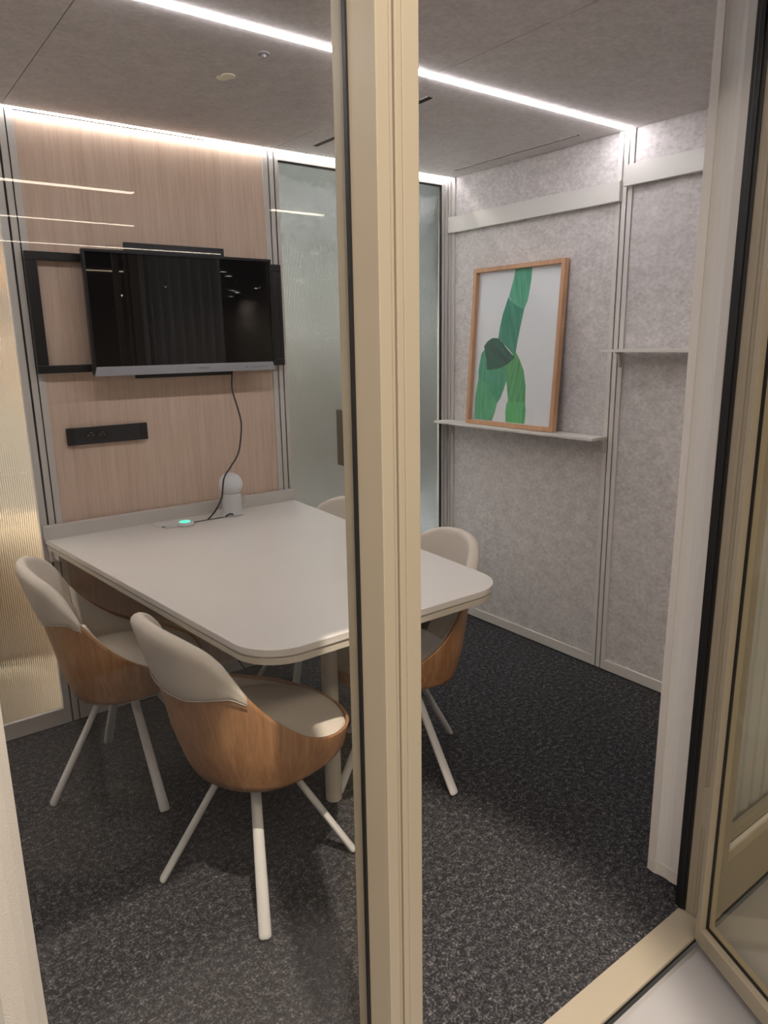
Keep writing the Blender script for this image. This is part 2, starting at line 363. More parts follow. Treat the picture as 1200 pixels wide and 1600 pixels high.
# ------------------------------------------------------------------ ceiling fittings
def light_line(name, y0, y1, label, z=H, dz=.006, mat='led'):
    t = thing(name, label, 'light', ((XL)/2, (y0+y1)/2, z), 0, 'light lines of the booth ceiling'); lo = t.location
    obj('profile', boxes(((XL+.01, y0-.002, z+.002), (-.002, y0, z+.03)), ((XL+.01, y1, z+.002), (-.002, y1+.002, z+.03)), ((XL+.01, y0, z+.024), (-.002, y1, z+.03))), 'trim_white', t, lo)
    obj('diffuser', box((XL+.012, y0, z-dz), (-.004, y1, z+.01)), mat, t, lo, bevel=dz*.35)
    return t
light_line('led_line', -.9965, -.979, 'bright white LED line across the felt ceiling, ending at the felt wall post')
light_line('led_line', -.0155, -.0065, 'bright LED line in the ceiling edge above the oak panel and television', dz=.003, mat='led_edge')
d = thing('smoke_detector', 'small grey round detector on the felt ceiling beside the front light line', 'detector', (-1.452, -.857, H))
bm = bmesh.new(); lathe(bm, [(0, 0), (.016, 0), (.016, -.002), (.012, -.004), (0, -.004)]); obj('base', bm, 'detector_grey', d, smooth=False)
bm = bmesh.new(); lathe(bm, [(.007, -.004), (.007, -.008), (.004, -.011), (0, -.011)]); obj('sensor', bm, 'detector_grey', d, smooth=True)
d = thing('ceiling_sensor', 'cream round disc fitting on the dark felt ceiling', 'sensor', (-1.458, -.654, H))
bm = bmesh.new(); lathe(bm, [(0, 0), (.020, 0), (.020, -.0015), (.018, -.003), (0, -.0034)]); obj('cover', bm, 'sensor_cream', d)
bm = bmesh.new(); lathe(bm, [(0, 0), (.019, 0), (.019, -.001), (.017, -.0022), (0, -.0025)], (-.006, .025, 0)); obj('cover_ghost', bm, 'sensor_cream', d)  # ghost reflection of the cover in the glazing, modelled as a second disc
def vent(x, y0, y1, label, wd=.024):
    t = thing('air_vent', label, 'vent', (x, (y0+y1)/2, H), 0)
    lo = t.location
    obj('slot', box((x-wd/2, y0, H-.0015), (x+wd/2, y1, H+.006)), 'vent_black', t, lo)
    obj('rim', boxes(((x-wd/2-.002, y0, H-.0022), (x-wd/2, y1, H)), ((x+wd/2, y0, H-.0022), (x+wd/2+.002, y1, H))), 'ceiling_felt', t, lo)
vent(-.853, -.84, -.147, 'dark slot vent in the felt ceiling near the frosted door, running past the frame post')
vent(-.105, -.83, -.14, 'thin slot vent in the felt ceiling close to the felt wall', .009)

# ------------------------------------------------------------------ right wall furniture
def rail(y0, y1, z0, z1, label):
    t = thing('picture_rail', label, 'rail', (0, (y0+y1)/2, z0), 0); lo = t.location
    obj('board', box((-.024, y0, z0), (-.006, y1, z1)), 'trim_white', t, lo, bevel=.0012)
    obj('hook', boxes(((-.02, y1-.016, z0+.012), (-.001, y1-.006, z1-.012))), 'trim_white', t, lo)
    obj('hook', boxes(((-.02, y0+.006, z0+.012), (-.001, y0+.016, z1-.012))), 'trim_white', t, lo)
rail(-.968, -.004, 1.918, 1.990, 'off-white horizontal rail on the felt panel above the framed green picture')
rail(-1.96, -.984, 1.966, 2.040, 'off-white horizontal rail set higher, on the felt panel next to the curtain')
def wall_shelf(y0, y1, z, label, zt=.011):
    t = thing('wall_shelf', label, 'shelf', (0, (y0+y1)/2, z), 0); lo = t.location
    obj('board', box((-.108, y0, z-zt), (-.006, y1, z)), 'trim_white', t, lo, bevel=.001)
    for y in (y0+.012, y1-.018):
        bm = bmesh.new()
        vv = [(-.006, z-zt), (-.045, z-zt), (-.020, z-zt-.012), (-.014, z-zt-.055), (-.004, z-zt-.06)]
        a = [bm.verts.new((p[0], y-.005, p[1])) for p in vv]; b = [bm.verts.new((p[0], y+.005, p[1])) for p in vv]
        bm.faces.new(a[::-1]); bm.faces.new(b)
        for i in range(5): bm.faces.new((a[i], a[(i+1) % 5], b[(i+1) % 5], b[i]))
        obj('bracket', bm, 'frame_light', t, lo)
wall_shelf(-.962, -.002, 1.022, 'narrow off-white wall shelf carrying the framed green picture')
wall_shelf(-1.955, -.985, 1.372, 'narrow empty off-white wall shelf at eye level beside the curtain')
# framed picture leaning on the shelf
PW, PH = .535, .715
pic = thing('framed_picture', 'framed print of green brushed segments in a light oak frame, leaning on the wall shelf', 'picture', (-.052, -.197, 1.0225))
lean = math.asin(.045/PH)
pic.rotation_euler = (0, lean, 0)
def pbox(y0, y1, z0, z1, x0=-.016, x1=.0): return box((x0, y0, z0), (x1, y1, z1))
fw = .019
obj('frame', boxes(((-.024, -PW, 0), (.004, 0, fw)), ((-.024, -PW, PH-fw), (.004, 0, PH)), ((-.024, -PW, fw), (.004, -PW+fw, PH-fw)), ((-.024, -fw, fw), (.004, 0, PH-fw))), 'frame_oak', pic, bevel=.0008)
obj('backing_board', box((.0005, -PW+fw, fw), (.003, -fw, PH-fw)), 'black_plastic', pic)
obj('print', box((-.002, -PW+fw, fw), (.0003, -fw, PH-fw)), 'paper', pic)
obj('glazing', box((-.0075, -PW+fw, fw), (-.0060, -fw, PH-fw)), 'glass_thin', pic)
def green(name, c0, c1, ang):
    m, nt, b = _new(name); N = nt.nodes.new; L = nt.links.new
    tc = N('ShaderNodeTexCoord'); mp = N('ShaderNodeMapping'); mp.inputs['Rotation'].default_value = (ang, 0, 0); mp.inputs['Scale'].default_value = (1, 1, .05)
    mp2 = N('ShaderNodeMapping'); mp2.vector_type = 'POINT'; mp2.inputs['Scale'].default_value = (1, 1, .06)
    L(tc.outputs['Object'], mp.inputs[0]); L(mp.outputs[0], mp2.inputs[0]); mp.inputs['Scale'].default_value = (1, 1, 1)
    n = N('ShaderNodeTexNoise'); n.inputs['Scale'].default_value = 130; n.inputs['Detail'].default_value = 5; L(mp2.outputs[0], n.inputs['Vector'])
    r = N('ShaderNodeValToRGB'); r.color_ramp.elements[0].position = .3; r.color_ramp.elements[1].position = .72
    r.color_ramp.elements[0].color = (*c0, 1); r.color_ramp.elements[1].color = (*c1, 1)
    L(n.outputs['Fac'], r.inputs[0]); L(r.outputs[0], b.inputs['Base Color']); b.inputs['Roughness'].default_value = .7
    return name
G = [green('green_a', (.05, .33, .20), (.16, .52, .36), .15), green('green_b', (.01, .19, .135), (.07, .36, .25), .2),
     green('green_c', (.0, .065, .055), (.012, .135, .11), .9), green('green_d', (.035, .27, .17), (.11, .43, .27), -.1),
     green('green_e', (.045, .32, .15), (.15, .50, .28), .0), green('green_f', (.035, .28, .09), (.15, .48, .22), -.2), green('green_g', (.06, .40, .13), (.18, .56, .26), 0)]
# outlines in print space: u from the left edge, v from the top, both 0..1
def P2(u, v): return (-.019-(PW-.038)*u, PH-.019-(PH-.038)*v)
segs = [
 (0, [(.45, 0), (.645, 0), (.645, .06), (.635, .13), (.62, .20), (.585, .255), (.54, .248), (.45, .215), (.39, .17), (.41, .12), (.435, .06)]),
 (1, [(.385, .172), (.45, .215), (.54, .248), (.585, .255), (.565, .31), (.545, .40), (.525, .49), (.515, .56), (.40, .495), (.29, .445), (.305, .36), (.33, .28)]),
 (3, [(.13, .505), (.085, .54), (.07, .60), (.058, .66), (.065, .715), (.15, .735), (.22, .775), (.28, .825), (.325, .875), (.365, .84), (.40, .78), (.43, .715), (.47, .62), (.40, .56)]),
 (5, [(.515, .525), (.57, .575), (.63, .65), (.665, .75), (.672, .855), (.56, .86), (.465, .852), (.465, .79), (.44, .715), (.415, .64), (.40, .60)]),
 (6, [(.465, .852), (.56, .86), (.672, .855), (.685, .90), (.682, .995), (.45, .995), (.44, .93), (.445, .88)]),
 (4, [(.065, .712), (.15, .735), (.22, .775), (.28, .825), (.325, .875), (.305, .94), (.275, .995), (.045, .995), (.04, .93), (.04, .85), (.05, .77)]),
 (2, [(.115, .49), (.16, .455), (.22, .435), (.285, .438), (.36, .475), (.43, .52), (.51, .565), (.45, .60), (.37, .63), (.30, .642), (.17, .65), (.16, .59), (.145, .54)]),
]
for k, (g, pts) in enumerate(segs):
    bm = bmesh.new(); x = -.0022-.0002*k
    pp = [P2(*q) for q in pts]
    a = [bm.verts.new((x, y, z)) for y, z in pp]; b = [bm.verts.new((x+.0004, y, z)) for y, z in pp]
    bm.faces.new(a); bm.faces.new(b[::-1])
    for i in range(len(pp)):
        j = (i+1) % len(pp); bm.faces.new((a[i], b[i], b[j], a[j]))
    bmesh.ops.triangulate(bm, faces=[f for f in bm.faces if len(f.verts) > 4])
    obj('painted_segment', bm, G[g], pic)

# ------------------------------------------------------------------ television wall
mo = thing('television_mount', 'wide black wall frame around and behind the television', 'frame', (-1.44, 0, 1.32)); lo = mo.location
fy0, fy1 = -.034, -.002
X0, X1, Z0, Z1 = -1.930, -.966, 1.325, 1.727
obj('frame', boxes(((X0, fy0, Z0), (X1, fy1, Z0+.027)), ((X0, fy0, Z1-.027), (X1, fy1, Z1)), ((X0, fy0, Z0+.027), (X0+.037, fy1, Z1-.027)), ((X1-.044, fy0, Z0+.027), (X1, fy1, Z1-.027))), 'black_satin', mo, lo, bevel=.002)
obj('slot', box((X1-.018, fy0-.001, Z0+.03), (X1-.012, fy0+.002, Z1-.05)), 'socket_hole', mo, lo)
obj('bracket_plate', boxes(((-1.603, -.052, 1.296), (-1.222, -.036, 1.772))), 'black_plastic', mo, lo, bevel=.002)
obj('bracket_arm', boxes(((-1.70, -.036, 1.45), (-1.10, -.003, 1.48)), ((-1.70, -.036, 1.57), (-1.10, -.003, 1.60))), 'black_plastic', mo, lo)
tv = thing('television', 'black flat television with silver lower edge, on the oak panel', 'television', (-1.40, -.09, 1.31)); lo = tv.location
TX0, TX1, TZ0, TZ1 = -1.762, -1.043, 1.311, 1.738
obj('housing', boxes(((TX0+.004, -.086, TZ0+.004), (TX1-.004, -.053, TZ1-.004))), 'black_plastic', tv, lo, bevel=.003)
obj('bezel', boxes(((TX0, -.094, TZ0+.030), (TX0+.009, -.070, TZ1)), ((TX1-.009, -.094, TZ0+.030), (TX1, -.070, TZ1)), ((TX0+.009, -.094, TZ1-.009), (TX1-.009, -.070, TZ1))), 'black_satin', tv, lo, bevel=.001)
obj('screen', box((TX0+.009, -.0905, TZ0+.032), (TX1-.009, -.086, TZ1-.009)), 'screen', tv, lo)
bm = bmesh.new()
pz = [(TX0+.004, TZ0), (TX1+.004, TZ0), (TX1-.008, TZ0+.022), (TX0+.012, TZ0+.030)]
pz = [(TX0+.002, TZ0), (TX1-.002, TZ0), (TX1-.014, TZ0+.032), (TX0+.010, TZ0+.032)]
a = [bm.verts.new((x, -.0945, z)) for x, z in pz]; b = [bm.verts.new((x, -.075, z)) for x, z in pz]
bm.faces.new(a); bm.faces.new(b[::-1])
for i in range(4): bm.faces.new((a[i], b[i], b[(i+1) % 4], a[(i+1) % 4]))
bar = obj('lower_edge', bm, 'silver', tv, lo, bevel=.0008)
def text(s, size, loc, rot, mat, parent, name='lettering'):
    cu = bpy.data.curves.new(name, 'FONT'); cu.body = s; cu.size = size; cu.align_x = 'CENTER'; cu.align_y = 'CENTER'; cu.extrude = .0002
    o = bpy.data.objects.new(name, cu); COL.objects.link(o)
    dg = bpy.context.evaluated_depsgraph_get(); dg.update()
    me = bpy.data.meshes.new_from_object(o.evaluated_get(dg)); bpy.data.objects.remove(o)
    me.name = name; o = bpy.data.objects.new(name, me); COL.objects.link(o); me.materials.clear(); me.materials.append(MATS[mat])
    o.parent = parent; o.location = loc; o.rotation_euler = rot
    return o
text('SAMSUNG', .0095, (-1.355+1.40, -.0948+.09, TZ0+.016-1.31), (pi/2, 0, 0), 'dark_print', tv)
bm = bmesh.new(); lathe(bm, [(0, 0), (.0022, 0), (.0022, .001), (0, .001)], n=12); bmesh.ops.rotate(bm, verts=bm.verts, matrix=Matrix.Rotation(pi/2, 3, 'X'))
bmesh.ops.translate(bm, verts=bm.verts, vec=(-1.175+1.40, -.0944+.09, .016)); obj('indicator', bm, 'socket_hole', tv)
obj('button', boxes(*[((-1.155+k*.013, -.0952, TZ0+.012), (-1.150+k*.013, -.094, TZ0+.015)) for k in range(6)]), 'dark_print', tv, lo)
# power socket strip
so = thing('socket_strip', 'black socket strip on the oak panel below the television', 'socket', (-1.71, 0, 1.065)); lo = so.location
obj('plate', boxes(((-1.857, -.011, 1.066), (-1.566, .003, 1.128)),), 'black_plastic', so, lo, bevel=.0015)
obj('end_cover', box((-1.857, -.0118, 1.0665), (-1.829, -.010, 1.1275)), 'black_satin', so, lo, bevel=.0008)
obj('end_cover', box((-1.594, -.0118, 1.0665), (-1.566, -.010, 1.1275)), 'black_satin', so, lo, bevel=.0008)
for cx_ in (-1.776, -1.735):
    bm = bmesh.new(); lathe(bm, [(.0195, 0), (.0195, .0015), (.0165, .0015), (.0160, -.0005), (0, -.0005)], n=32)
    bmesh.ops.rotate(bm, verts=bm.verts, matrix=Matrix.Rotation(pi/2, 3, 'X')); bmesh.ops.translate(bm, verts=bm.verts, vec=(cx_, -.0112, 1.098))
    s = obj('socket', bm, 'socket_hole', so, lo, smooth=False)
    bm = bmesh.new()
    for dx, dz in ((-.009, 0), (.009, 0)):
        lathe(bm, [(0, .0012), (.0022, .0012), (.0022, -.001)], (dx, dz, 0), 10)
    lathe(bm, [(0, .006), (.002, .006), (.002, -.001)], (0, .009, 0), 10)
    bmesh.ops.rotate(bm, verts=bm.verts, matrix=Matrix.Rotation(pi/2, 3, 'X')); bmesh.ops.translate(bm, verts=bm.verts, vec=(cx_-lo.x, -.0112-lo.y, 1.098-lo.z))
    pn = obj('pin', bm, 'steel', s)
bm = bmesh.new(); lathe(bm, [(0, .001), (.003, .001), (.003, -.001)], n=12); bmesh.ops.rotate(bm, verts=bm.verts, matrix=Matrix.Rotation(pi/2, 3, 'X')); bmesh.ops.translate(bm, verts=bm.verts, vec=(-1.655, -.0112, 1.099))
obj('port', bm, 'socket_hole', so, lo)
# cable from television to the table slot
pts = spline([(-1.217, -.054, 1.33), (-1.222, -.055, 1.301), (-1.232, -.07, 1.234), (-1.222, -.09, 1.159), (-1.222, -.11, 1.096), (-1.252, -.135, .999), (-1.299, -.156, .947), (-1.334, -.164, .909), (-1.345, -.164, .86), (-1.351, -.158, .821), (-1.377, -.146, .772), (-1.400, -.130, .7425)], 8)
bm = bmesh.new(); tube(bm, pts, .0033, 10); cb = own('television_cable', bm, 'cable', 'black cable hanging in a curve from the television to the slot in the table', 'cable', (-1.400, -.130, .7425), smooth=True)

# ------------------------------------------------------------------ table
tb = thing('meeting_table', 'large greige meeting table with rounded front corners, fixed to the oak wall', 'table', (-1.45, -.03, 0)); lo = Vector(tb.location)
def outline(off=0, n=14):
    bl, br, fr, fl = Vector((-1.974+off, -.012)), Vector((-.948-off, -.012)), Vector((-1.050-off, -1.410+off)), Vector((-1.840+off, -1.410+off))
    def corner(p, a, b, r):
        d1 = (a-p).normalized(); d2 = (b-p).normalized(); ang = d1.angle(d2); t = r/math.tan(ang/2)
        c = p+(d1+d2).normalized()*(r/sin(ang/2)); s = p+d1*t; e = p+d2*t
        a0 = math.atan2(*(s-c).yx); a1 = math.atan2(*(e-c).yx); da = (a1-a0+pi) % (2*pi)-pi
        return [(c.x+r*cos(a0+da*i/n), c.y+r*sin(a0+da*i/n)) for i in range(n+1)]
    R = .125-off
    return [tuple(bl)]+corner(fl, bl, fr, R)+corner(fr, fl, br, R)+[tuple(br)]
bm = bmesh.new(); prism(bm, outline(), .722, .74); obj('tabletop', bm, ['table_top'], tb, lo, bevel=.0015)
bm = bmesh.new(); prism(bm, outline(.007), .716, .722); obj('shadow_line', bm, 'table_edge', tb, lo)
bm = bmesh.new(); prism(bm, outline(.004), .700, .716); obj('lower_board', bm, 'table_edge', tb, lo, bevel=.0015)
obj('upstand', boxes(((-1.976, -.034, .736), (-.9475, -.003, .788)),), 'frame_light', tb, lo, bevel=.001)
obj('support_rail', boxes(((-1.965, -.030, .655), (-.955, -.004, .700)), ((-1.955, -.10, .672), (-1.925, -.030, .700)), ((-1.0, -.10, .672), (-.97, -.030, .700))), 'frame_light', tb, lo, bevel=.001)
bm = bmesh.new(); lathe(bm, [(0, 0), (.024, 0), (.026, .002), (.026, .022), (.0255, .024), (.0255, .700), (0, .700)], (-1.425, -1.03, 0)); obj('leg', bm, 'table_leg', tb, lo, smooth=False, bevel=.001)
obj('cable_slot', boxes(((-1.585, -.134, .7395), (-1.330, -.120, .7404))), 'socket_hole', tb, lo)
obj('slot_lid', boxes(((-1.60, -.120, .7395), (-1.25, -.046, .7425))), 'table_top', tb, lo, bevel=.001)
# call puck, lamp, little white plug
pk = thing('wireless_puck', 'small white round puck with glowing green ring, lying on the table', 'button', (-1.503, -.152, .7405))
bm = bmesh.new(); lathe(bm, [(0, 0), (.030, 0), (.034, .003), (.034, .008), (.030, .012), (.022, .014), (0, .014)]); bx(bm, (-.075, -.008, .0005), (-.028, .012, .005)); obj('body', bm, 'lamp_body', pk, bevel=.001)
bm = bmesh.new(); lathe(bm, [(.021, .0138), (.021, .0150), (.009, .0150), (.009, .0138)]); obj('light_ring', bm, 'puck_light', pk)
bm = bmesh.new(); lathe(bm, [(0, .0138), (.009, .0138), (.009, .0146), (0, .0148)]); obj('centre_cap', bm, 'puck_light', pk)
lp = thing('table_lamp', 'small white globe lamp on the table against the oak panel', 'lamp', (-1.283, -.108, .7425))
bm = bmesh.new(); lathe(bm, [(0, 0), (.043, 0), (.044, .002), (.042, .006), (.0405, .010), (.0375, .083), (.035, .088), (0, .088)]); obj('base', bm, 'lamp_body', lp, smooth=False, bevel=.001)
bm = bmesh.new(); lathe(bm, [(.047*sin(pi*k/24), .124-.047*cos(pi*k/24)) for k in range(25)], n=48); obj('globe', bm, 'lamp_globe', lp, smooth=True)
bm = bmesh.new(); tube(bm, spline([(.0375*cos(a), .0375*sin(a), z) for a, z in ((-.5, .08), (-.5, .09), (-.5, .09))], 1), .001)
bm.free(); bm = bmesh.new(); tube(bm, spline([(.034, -.018, .078), (.046, -.022, .074), (.050, -.023, .058), (.046, -.022, .042), (.036, -.018, .038)], 6), .0017, 8); obj('strap', bm, 'cable_white', lp, smooth=True)
pl = thing('power_plug', 'small white plug and lead by the table slot beside the globe lamp', 'plug', (-1.338, -.100, .7425))
bm = bmesh.new()
for dx in (-.012, .0, .012): lathe(bm, [(0, 0), (.0065, 0), (.0065, .018), (.004, .024), (0, .024)], (dx, .3*dx, 0), 14)
obj('body', bm, 'cable_white', pl, smooth=False, bevel=.0008)
bm = bmesh.new(); tube(bm, spline([(.048, -.044, .001), (.034, -.045, .009), (.026, -.040, .009), (.018, -.034, .004), (.012, -.030, -.001)], 6), .0032, 8); obj('lead', bm, 'cable', pl, smooth=True)
# cable under the table
bm = bmesh.new(); tube(bm, spline([(-1.33, -.02, .70), (-1.30, -.05, .40), (-1.30, -.05, .22), (-1.27, -.06, .06), (-1.20, -.14, .004), (-1.10, -.22, .004)], 10), .003, 8)
own('floor_cable', bm, 'cable', 'thin black cable dropping behind the table to the carpet', 'cable', (-1.1, -.22, 0), smooth=True)

# ------------------------------------------------------------------ chairs
def lerp(tab, x):
    for (x0, y0), (x1, y1) in zip(tab, tab[1:]):
        if x <= x1:
            t = (x-x0)/(x1-x0) if x1 > x0 else 0; t = max(0, min(1, t)); return y0+(y1-y0)*t
    return tab[-1][1]
def smooth(tab, x):
    for (x0, y0), (x1, y1) in zip(tab, tab[1:]):
        if x <= x1:
            t = max(0, min(1, (x-x0)/(x1-x0))); t = t*t*(3-2*t); return y0+(y1-y0)*t
    return tab[-1][1]
RIM = [(0, .784), (22, .773), (40, .738), (55, .668), (70, .590), (85, .529), (100, .487), (115, .464), (130, .449), (150, .434), (180, .428)]  # angle from the back -> rim height
BOT = [(0, .356), (60, .374), (120, .386), (180, .387)]
#        height: front reach, back reach, half width
SEC = [(.27, .099, .087, .124), (.30, .195, .138, .188), (.34, .226, .152, .209), (.40, .248, .170, .228), (.46, .256, .187, .242), (.55, .254, .205, .247), (.65, .248, .230, .247), (.80, .237, .267, .242)]
def smo(tab, k, z):
    # Catmull-Rom through the section table
    n = len(tab)
    for i in range(n-1):
        if z <= tab[i+1][0] or i == n-2:
            x0, x1 = tab[i][0], tab[i+1][0]; t = max(0, min(1, (z-x0)/(x1-x0)))
            p0, p1, p2, p3 = tab[max(i-1, 0)][k], tab[i][k], tab[i+1][k], tab[min(i+2, n-1)][k]
            return .5*((2*p1)+(-p0+p2)*t+(2*p0-5*p1+4*p2-p3)*t*t+(-p0+3*p1-3*p2+p3)*t**3)
def sect(phi, z, inset=0.0):
    """point on the shell; phi in degrees from the back, signed"""
    th = RAD(180-phi); c, s = cos(th), sin(th)
    f, b, h = smo(SEC, 1, z)-inset, smo(SEC, 2, z)-inset, smo(SEC, 3, z)-inset
    e = 2.25
    q = (abs(c)**e/((f if c > 0 else b)**e)+abs(s)**e/(h**e))**(-1/e)
    return Vector((q*c, q*s, z))
def rim(phi):
    return smo([(a, h) for a, h in RIM], 1, abs(phi))
def bot(phi): return lerp(BOT, abs(phi))
NP = 96
def shell_bm():
    bm = bmesh.new(); NZ = 16; O = []; I = []
    for i in range(NP):
        ph = -180+360*i/NP; zb, zt = bot(ph), rim(ph)
        O.append([bm.verts.new(sect(ph, zb+(zt-zb)*j/NZ)) for j in range(NZ+1)])
        I.append([bm.verts.new(sect(ph, zb+(zt-zb)*j/NZ, .007)) for j in range(NZ+1)])
    for i in range(NP):
        k = (i+1) % NP
        for j in range(NZ):
            bm.faces.new((O[i][j], O[k][j], O[k][j+1], O[i][j+1])); bm.faces.new((I[k][j], I[i][j], I[i][j+1], I[k][j+1]))
        bm.faces.new((O[i][NZ], O[k][NZ], I[k][NZ], I[i][NZ])); bm.faces.new((O[k][0], O[i][0], I[i][0], I[k][0]))
    return bm
PADZ = [(0, .612), (24, .618), (40, .634), (52, .642), (62, .618)]
def pad_bm():
    """upholstery wrapped over the top of the back: outer skirt, rolled rim, inner face down to the seat"""
    bm = bmesh.new(); cols = []; NA = 60; AM = 60
    for i in range(NA+1):
        ph = -AM+2*AM*i/NA; a = abs(ph); zt = rim(ph); zo = min(lerp(PADZ, a), zt-.004)
        e = 1-max(0, (a-48)/12)*.65
        col = []
        for j in range(8): col.append(sect(ph, zo+(zt-.006-zo)*j/7, -.0075*min(1, .35+j/2.5)*e))
        for k in range(1, 6):                       # rolled edge
            an = pi*k/6; o = sect(ph, zt-.006, -.0075*e); n = sect(ph, zt-.006, .030*e)
            m = (o+n)/2; h = (o-n)/2; col.append(m+h*cos(an)+Vector((0, 0, (.019*e)*sin(an))))
        zi = .405
        for j in range(12):
            t = j/11; z = (zt-.006)+(zi-zt+.006)*t; col.append(sect(ph, z, (.030+.006*sin(pi*t))*(e if t < .3 else 1)))
        cols.append([bm.verts.new(p) for p in col])
    for A, B in zip(cols, cols[1:]):
        for j in range(len(A)-1): bm.faces.new((A[j], B[j], B[j+1], A[j+1]))
    for c in (cols[0], cols[-1]): bm.faces.new(c)
    bm.faces.new([c[0] for c in cols]+[c[-1] for c in reversed(cols)])
    return bm
def side_pad_bm(s):
    """inner lining running forward along one side under the shell rim"""
    bm = bmesh.new(); cols = []; n = 22
    for i in range(n+1):
        a = 59+(150-59)*i/n; ph = s*a; zt = rim(ph)-.006; t = i/n
        th = .026*(1-t)**1.3+.009
        cols.append([bm.verts.new(sect(ph, z, q)) for z, q in ((.405, .008), (.405, th), (max(.415, zt-.010), th), (max(.418, zt), .014), (max(.416, zt-.002), .008))])
    for A, B in zip(cols, cols[1:]):
        for j in range(5): bm.faces.new((A[j], B[j], B[(j+1) % 5], A[(j+1) % 5]))
    bm.faces.new(cols[0]); bm.faces.new(cols[-1][::-1]); return bm
def seat_bm():
    bm = bmesh.new(); rings = []
    for ins, z in ((.012, .390), (.0075, .415), (.0085, .425), (.013, .4325), (.028, .439), (.06, .444), (.10, .446), (.15, .446)):
        rings.append([bm.verts.new((*sect(-180+360*i/NP, .43, ins).xy, z)) for i in range(NP)])
    for A, B in zip(rings, rings[1:]):
        for i in range(NP): bm.faces.new((A[i], A[(i+1) % NP], B[(i+1) % NP], B[i]))
    bm.faces.new(rings[0][::-1]); bm.faces.new(rings[-1]); return bm
def leg_bm(a):
    bm = bmesh.new(); top = Vector((.045*cos(a), .045*sin(a), .372)); ft = Vector((.262*cos(a), .262*sin(a), .006))
    tg = Vector((-sin(a), cos(a), 0)); ax = (ft-top).normalized(); nr = ax.cross(tg); rings = []; n = 20
    for t, k in ((0, 1), (.25, 1), (.5, 1), (.75, 1), (.975, 1), (.992, .93), (1.0, .7)):
        c = top+(ft-top)*t; hw, ht = (.0125+.0035*t)*k, (.0085+.0015*t)*k
        rings.append([bm.verts.new(c+hw*cos(2*pi*q/n)*tg+ht*sin(2*pi*q/n)*nr) for q in range(n)])
    for v in rings[-1]: v.co.z = max(v.co.z, .0)
    for A_, B in zip(rings, rings[1:]):
        for q in range(n): bm.faces.new((A_[q], A_[(q+1) % n], B[(q+1) % n], B[q]))
    bm.faces.new(rings[0][::-1]); bm.faces.new(rings[-1]); return bm
def make_chair(label, group):
    t = thing('tub_chair', label, 'chair', (0, 0, 0), 0, group)
    obj('shell', shell_bm(), 'chair_oak', t, smooth=True)
    pad = obj('back_pad', pad_bm(), 'fabric_beige', t, smooth=True)
    bm = bmesh.new(); tube(bm, [sect(ph, min(lerp(PADZ, abs(ph)), rim(ph)-.006)+.002, -.0065) for ph in range(-60, 61, 3)], .0016, 6)
    obj('piping', bm, 'seam_thread', pad, smooth=True)
    for s in (-1, 1): obj('side_lining', side_pad_bm(s), 'fabric_beige', t, smooth=True)
    obj('seat', seat_bm(), 'fabric_seat', t, smooth=True)
    bm = bmesh.new(); lathe(bm, [(0, .352), (.065, .352), (.07, .356), (.07, .378), (.145, .382), (.150, .386), (.150, .389), (0, .389)], n=36); obj('seat_base', bm, 'leg_white', t, smooth=True)
    for k in range(4): obj('leg', leg_bm(k*pi/2), 'leg_white', t, smooth=True)
    return t
chair_specs = [
 ((-1.886, -.504, 0), -9, 2, 'oak and beige tub chair at far left corner of the table, by the fluted pane'),
 ((-1.755, -1.161, 0), 3.5, 65, 'oak and beige tub chair nearest the camera, seat tucked under the table front'),
 ((-1.141, -1.001, 0), 172, 5, 'oak and beige tub chair partly hidden behind the frame post, back towards the felt wall'),
 ((-1.115, -.395, 0), 184, 40, 'tub chair behind the table, only its rounded beige back showing by the frosted door'),
]
GR = 'tub chairs around the meeting table'
proto = make_chair(chair_specs[0][3], GR)
def dup(o, parent=None):
    c = o.copy(); COL.objects.link(c)
    if parent: c.parent = parent
    for ch in [q for q in bpy.data.objects if q.parent == o]: dup(ch, c)
    return c
chairs = [proto]+[dup(proto) for _ in chair_specs[1:]]
for t, (loc, face, la, lab) in zip(chairs, chair_specs):
    t.location = loc; t.rotation_euler = (0, 0, RAD(face)); t['label'] = lab
    for q in list(bpy.data.objects):
        if q.parent == t and q.name.startswith('leg'): q.rotation_euler = (0, 0, RAD(la-face))

